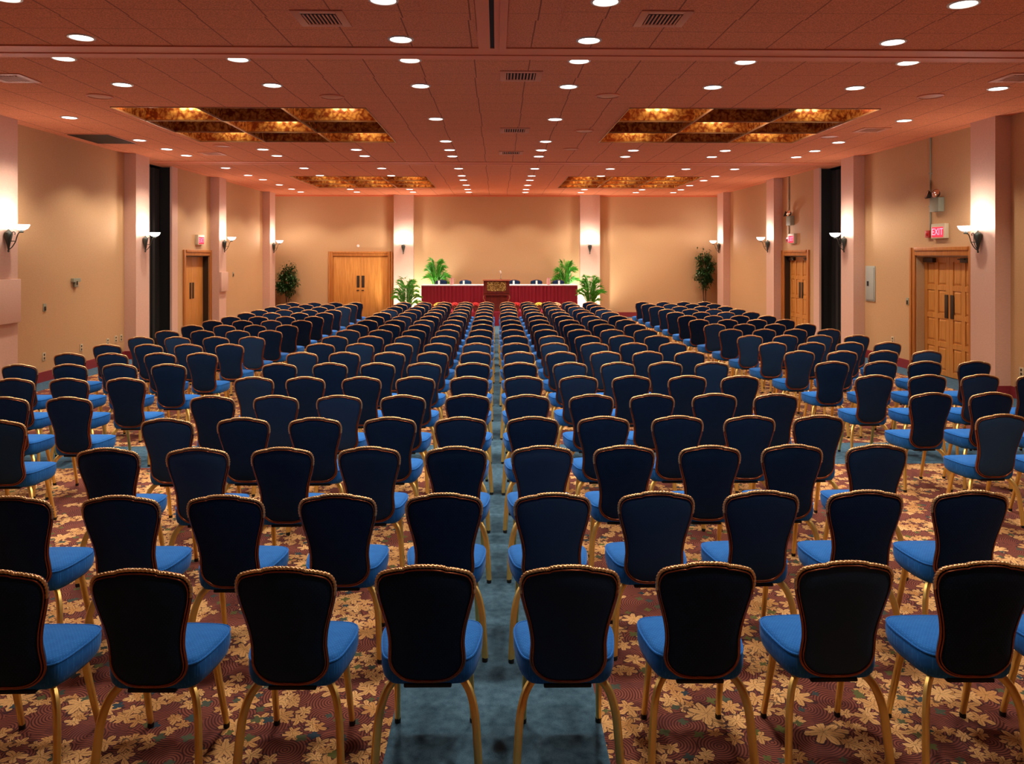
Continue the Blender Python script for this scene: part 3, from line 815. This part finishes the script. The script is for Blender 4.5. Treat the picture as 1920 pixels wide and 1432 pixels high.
m.build('legs', M['bronze'], r, smooth=0)
r = thing('head_table', 'long table under white cloth with pleated burgundy skirt', 'table', (.1, 24.95, ZS))
m = MB(); m.box(-2.56, 2.56, -.03, .72, .755, .785); m.build('tabletop', M['linen'], r, bevel=.008)
m = skirt_mesh(-2.55, 2.55, -.02, .70, .02, .758, .016, .12); m.build('skirt', M['skirt'], r, 60, fix=False)
for x in (-2.4, -.85, .85, 2.4):
    for y in (.06, .62):
        m = MB(); m.tube([(x, y, 0), (x, y, .756)], .018, 8); m.build('leg', M['bronze'], r)
# lectern
r = thing('lectern', 'wide mahogany lectern with gilded scroll plaque at the aisle end', 'lectern', (.0, 24.05, ZS))
m = MB()
m.loft([[(-.34, -.16, .08), (.34, -.16, .08), (.34, .22, .08), (-.34, .22, .08)], [(-.34, -.16, .50), (.34, -.16, .50), (.34, .22, .50), (-.34, .22, .50)]], 0)
m.box(-.39, .39, -.20, .26, 0, .08)
m.build('pedestal', M['mahogany'], r, bevel=.006)
m = MB(); m.box(-.41, .41, -.22, .26, .50, .535); m.box(-.40, .40, -.19, .25, .535, .56); m.build('shelf', M['mahogany'], r, bevel=.005)
m = MB(); m.box(-.405, .405, -.20, .25, .56, .96); m.build('cabinet', M['mahogany'], r, bevel=.006)
m = MB()
m.loft([[(-.43, -.25, .955), (.43, -.25, .955), (.43, .30, .955), (-.43, .30, .955)], [(-.43, -.25, 1.0), (.43, -.25, 1.0), (.43, .30, .985), (-.43, .30, .985)]], 0)
m.build('reading_desk', M['top_red'], r, bevel=.006)
m = MB(); pts = []
for cx, cz, a0 in ((.235, .86, 0), (-.235, .86, 90), (-.235, .70, 180), (.235, .70, 270)):
    for k in range(7):
        a = rad(a0 + k * 15); pts.append((cx + .065 * math.cos(a), cz + .065 * math.sin(a)))
m.loft([[(x, -.20, z) for x, z in pts], [(x, -.212, z) for x, z in pts], [(x * .95, -.212, .78 + (z - .78) * .9) for x, z in pts], [(x * .94, -.206, .78 + (z - .78) * .88) for x, z in pts]], 0)
# relief scrolls
for s in (-1, 1):
    m.tube([(s * (.13 + .07 * math.cos(t * .5) * (1 - t / 26)), -.207, .78 + .055 * math.sin(t * .5) * (1 - t / 26)) for t in range(22)], .006, 6)
m.tube(smooth_path([(-.05, -.207, .75), (-.03, -.207, .81), (0, -.207, .83), (.03, -.207, .81), (.05, -.207, .75), (0, -.207, .735), (-.05, -.207, .75)], 4), .006, 6)
m.build('plaque', M['plaque'], r, 40)
for s in (-1, 1):
    m = MB(); m.tube(smooth_path([(s * .395, -.20, .50), (s * .41, -.215, .42), (s * .38, -.19, .36), (s * .36, -.17, .30)], 5), .016, 8); m.build('bracket', M['brass'], r)
# microphone
r = thing('microphone', 'chrome gooseneck microphone standing on the lectern top', 'microphone', (.13, 23.98, ZS + 1.0))
m = MB(); m.lathe([(.05, 0), (.05, .012), (.02, .02)], 18); m.build('base', M['chrome'], r)
m = MB(); m.tube(smooth_path([(0, 0, .015), (.005, 0, .09), (.02, -.01, .15), (.0, -.015, .2)], 6), .012, 8); m.build('gooseneck', M['chrome'], r)
m = MB(); m.lathe([(.008, -.045), (.022, -.02), (.024, .03), (.016, .05), (.002, .056)], 14, 0, Matrix.Translation((-.006, -.02, .225)) @ Matrix.Rotation(rad(-15), 4, 'Y')); m.build('capsule', M['white_metal'], r)
# chairs behind the head table
for i, (x, w) in enumerate(((-1.88, 'first from the plain-door end'), (-1.06, 'second from the plain-door end'), (.60, 'just beside the lectern'), (1.36, 'second from the panelled-door end'), (2.11, 'first from the panelled-door end'))):
    c = copy_thing(chair, CK, (x, 25.76, ZS), PI, 'blue chair behind the head table, ' + w, 'chairs behind the head table')
    m = MB(); m.loft([[(-.03, -.022, 0), (.03, -.022, 0), (.03, .022, 0), (-.03, .022, 0)], [(-.03, -.002, .13), (.03, -.002, .13), (.03, .002, .13), (-.03, .002, .13)]], 0)
    o = m.build('table_card', M['paper'], None, smooth=0); o.location = (x - .03, 25.35, ZS + .785)
    tag(o, 'small white upright card before the head-table chair ' + w, 'card', 'cards on the head table')
for x, w in ((-1.48, 'plain-door end'), (1.72, 'panelled-door end')):
    r = thing('water_pitcher', 'pinkish glass pitcher on the head table, ' + w, 'pitcher', (x, 25.2, ZS + .785), 0, 'pitchers on the head table')
    m = MB(); m.lathe([(.05, 0), (.062, .01), (.07, .07), (.062, .15), (.05, .19), (.06, .225), (.056, .222), (.046, .19), (.058, .15), (.066, .07), (.055, .012), (.002, .012)], 20); m.build('body', M['pinkglass'], r)
    m = MB(); m.tube(smooth_path([(.052, 0, .19), (.10, 0, .19), (.11, 0, .12), (.066, 0, .06)], 5), .008, 8); m.build('handle', M['pinkglass'], r)
    m = MB(); m.box(-.13, .13, -.09, .09, 0, .012, 0); o = m.build('notepad', M['paper'], None, bevel=.002); o.location = (x + .42, 25.12, ZS + .785)
    tag(o, 'white notepad lying beside the pitcher at the %s of the table' % w, 'notepad', 'notepads on the head table')

# ------------------------------------------------------------------ plants
def leafm(m, p, d, L, w, k=0, droop=.25, side=None):
    d = Vector(d).normalized(); s = (side or d.cross(Vector((0, 0, 1)))); s = s.normalized() if s.length > 1e-3 else Vector((1, 0, 0)); n = s.cross(d)
    p = Vector(p); a = p + d * (L * .45) + n * (L * .06); e = p + d * L - Vector((0, 0, droop * L))
    b = len(m.v)
    m.v += [tuple(p), tuple(a + s * w), tuple(e), tuple(a - s * w), tuple(a - n * (w * .25))]
    m.f += [(b, b + 1, b + 4), (b + 1, b + 2, b + 4), (b + 2, b + 3, b + 4), (b + 3, b, b + 4)]; m.k += [k] * 4
def palm(x, y, z, h, spread, label, seed, ky=1.0):
    rr = random.Random(seed)
    r = thing('potted_palm', label, 'palm', (x, y, z), 0, 'potted palms by the head table')
    m = MB(); m.lathe([(.10, 0), (.11, .01), (.15, .27), (.16, .28), (.16, .30), (.14, .30), (.13, .26), (.002, .26)], 20); m.build('pot', M['pot'], r)
    st = MB(); fo = MB(); n = 26
    for i in range(n):
        a = 2 * PI * i / n * 2.4 + rr.uniform(-.3, .3); t = rr.uniform(.1, 1.0); out = spread * (.25 + .75 * t); top = h * (1.02 - .48 * t) + rr.uniform(-.09, .07) * h
        ca, sa = math.cos(a), math.sin(a) * ky; pts = []
        for k in range(13):
            u = k / 12; rad_ = out * (u ** 1.7); zz = .26 + (top - .26) * (1 - (1 - u) ** 1.9) - .25 * out * max(0, u - .7) ** 1.5 * 3
            pts.append(Vector((.05 * ca * (1 - u) + rad_ * ca, .05 * sa * (1 - u) + rad_ * sa, zz)))
        st.tube(pts, [.008 * (1 - .8 * k / 12) for k in range(13)], 5)
        for k in range(4, 13):
            tan = (pts[k] - pts[k - 1]).normalized(); sd = tan.cross(Vector((0, 0, 1))).normalized()
            for sub in (0, .5):
                if ky < 1 and abs(pts[k].y) > .2: continue
                q = pts[k - 1].lerp(pts[k], sub); Lf = .36 * h / 1.4 * (1 - abs(k - 7.5) / 9)
                for sg in (-1, 1):
                    d = tan * .8 + sd * sg * .75 + Vector((0, 0, rr.uniform(-.05, .3)))
                    d.y *= .6 + .4 * (ky == 1)
                    leafm(fo, q, d, Lf * rr.uniform(.85, 1.15), .0125, 0, .22, side=tan.cross(d))
    st.build('stems', M['palm'], r); fo.build('fronds', M['palm'], r, 0, fix=False)
palm(-2.86, 24.2, 0, 1.52, .52, 'bright green palm on floor at plain-door end of the stage', 3)
palm(2.98, 24.2, 0, 1.56, .52, 'bright green palm on floor at panelled-door end of the stage', 5)
palm(-2.08, 26.42, ZS, 1.66, .50, 'darker palm behind the head table at plain-door end', 8, .35)
palm(2.38, 26.42, ZS, 1.66, .50, 'darker palm behind the head table at panelled-door end', 11, .35)
def ficus(x, y, zc, hh, rx, label, seed, trunks):
    rr = random.Random(seed)
    r = thing('potted_ficus', label, 'ficus tree', (x, y, 0), 0, 'ficus trees in the far corners')
    m = MB(); m.lathe([(.13, 0), (.14, .01), (.19, .33), (.2, .34), (.2, .36), (.18, .36), (.17, .32), (.002, .32)], 20); m.build('pot', M['pot'], r)
    tr = MB(); fo = MB(); tips = []
    for i in range(trunks):
        a = 2 * PI * i / trunks; q = smooth_path([(.04 * math.cos(a), .04 * math.sin(a), .3), (.06 * math.cos(a + .8), .06 * math.sin(a + .8), .3 + (zc - .3) * .5), (.10 * math.cos(a + 1.2), .1 * math.sin(a + 1.2), zc), (.16 * math.cos(a + 1), .12 * math.sin(a + 1), zc + hh * .6)], 6)
        tr.tube(q, [.02 * (1 - .7 * k / (len(q) - 1)) for k in range(len(q))], 6)
    for i in range(64):
        th = rr.uniform(0, 2 * PI); ph = math.acos(rr.uniform(-1, 1)); f = rr.uniform(.55, 1)
        e = Vector((rx * f * math.sin(ph) * math.cos(th), rx * .55 * f * math.sin(ph) * math.sin(th), zc + hh * f * math.cos(ph)))
        s0 = Vector((.08 * math.cos(th), .08 * math.sin(th), max(.6, zc + (e.z - zc) * .35 - .12)))
        tr.tube([s0, s0.lerp(e, .5) + Vector((0, 0, .04)), e], [.006, .004, .002], 4)
        for k in range(34):
            p = s0.lerp(e, rr.uniform(.45, 1.05)) + Vector((rr.gauss(0, .05), rr.gauss(0, .05), rr.gauss(0, .055)))
            hr = math.hypot(p.x, p.y)
            if hr > .42: p.x *= .42 / hr; p.y *= .42 / hr
            p.y = max(-.26, min(.26, p.y))
            d = Vector((rr.uniform(-1, 1), rr.uniform(-.5, .5), rr.uniform(-.7, .3)))
            leafm(fo, p, d, rr.uniform(.07, .11), .026, 0, .25)
    tr.build('trunk', M['bark'], r); fo.build('foliage', M['ficus'], r, 0, fix=False)
ficus(-7.26, 26.62, 1.32, .64, .42, 'dark round-crowned ficus in far corner by the double door', 21, 3)
ficus(7.30, 26.64, 1.72, .74, .38, 'tall slim ficus with bare twisted stems in far corner', 22, 4)
def mum(x, y, z, mat, label, seed, s=1.0):
    rr = random.Random(seed)
    r = thing('potted_flowers', label, 'flowers', (x, y, z), 0, 'potted flowers along the stage edge')
    m = MB(); m.lathe([(.055, 0), (.06, .01), (.08, .12), (.075, .12), (.002, .11)], 16); m.build('pot', M['foil'], r)
    lf = MB(); bl = MB()
    for i in range(60):
        a = rr.uniform(0, 2 * PI); q = rr.uniform(.02, .14) * s; zz = rr.uniform(.12, .20)
        leafm(lf, (q * math.cos(a), q * math.sin(a), zz), (math.cos(a), math.sin(a), rr.uniform(-.2, .6)), .06, .018)
    for i in range(34):
        a = i * 2.4; q = .155 * s * math.sqrt((i + .5) / 34); zz = .17 + .10 * (1 - (q / (.17 * s)) ** 2)
        bl.ball((q * math.cos(a), q * math.sin(a), zz), .028, 8, 0, .7)
    lf.build('foliage', M['leafy'], r, 0, fix=False); bl.build('blossoms', mat, r)
for i, (x, mt, w) in enumerate(((-2.17, 'mum_y', 'yellow flowers on stage edge at plain-door end'), (-1.80, 'mum_y', 'yellow flowers on stage edge, second from plain-door end'), (-1.30, 'mum_r', 'red flowers on stage edge between yellow pots and lectern'),
                              (-.66, 'mum_r', 'red flowers beside lectern on plain-door side'), (.63, 'mum_r', 'red flowers beside lectern on panelled-door side'), (1.33, 'mum_y', 'yellow flowers between red and cream pots, panelled-door half'),
                              (1.86, 'mum_c', 'cream flowers on stage edge beside yellow pot'), (2.34, 'mum_c', 'cream flowers on stage edge at panelled-door end'))):
    mum(x, 23.83, ZS, M[mt], 'pot of ' + w, 40 + i, 1.05)
# small uplights hidden among the palms wash the wall behind
up = bpy.data.lights.new('uplight_beam', 'SPOT'); up.energy = 300; up.color = (1, .95, .85); up.spot_size = rad(150); up.spot_blend = .6; up.shadow_soft_size = .05
for x, w in ((-2.72, 'plain-door'), (2.80, 'panelled-door')):
    r = thing('floor_uplight', 'small black floor uplight behind the palms, %s end of the stage' % w, 'uplight', (x, 26.3, 0), 0, 'floor uplights behind the palms')
    m = MB(); m.lathe([(.07, 0), (.07, .01), (.015, .02), (.015, .06)], 14); m.build('base', M['dark'], r)
    m = MB(); m.lathe([(.03, .05), (.055, .07), (.06, .18), (.055, .18), (.05, .08), (.002, .075)], 16); m.build('can', M['dark'], r)
    l = bpy.data.objects.new('uplight_beam', up); COL.objects.link(l); l.parent = r; l.location = (0, 0, .2); l.rotation_euler = (rad(180 - 40), 0, 0)

# ------------------------------------------------------------------ camera and view
cam = bpy.data.cameras.new('camera'); co = bpy.data.objects.new('camera', cam); COL.objects.link(co)
cam.sensor_width = 36; cam.lens = 1430 / 1920 * 36; cam.shift_y = -236 / 1920; cam.clip_end = 100; cam.clip_start = .05
co.location = (0, 0, 2.16); co.rotation_euler = (PI / 2, 0, rad(-1.16)); sc.camera = co
w = bpy.data.worlds.new('world'); sc.world = w; w.use_nodes = True
w.node_tree.nodes['Background'].inputs[0].default_value = (0, 0, 0, 1)
sc.view_settings.view_transform = 'Standard'; sc.view_settings.look = 'None'; sc.view_settings.gamma = 1; sc.view_settings.use_curve_mapping = False
sc.view_settings.exposure = 0.0
sc.cycles.max_bounces = 7; sc.cycles.diffuse_bounces = 5; sc.cycles.glossy_bounces = 4; sc.cycles.use_light_tree = True
sc.cycles.sample_clamp_indirect = 6.0
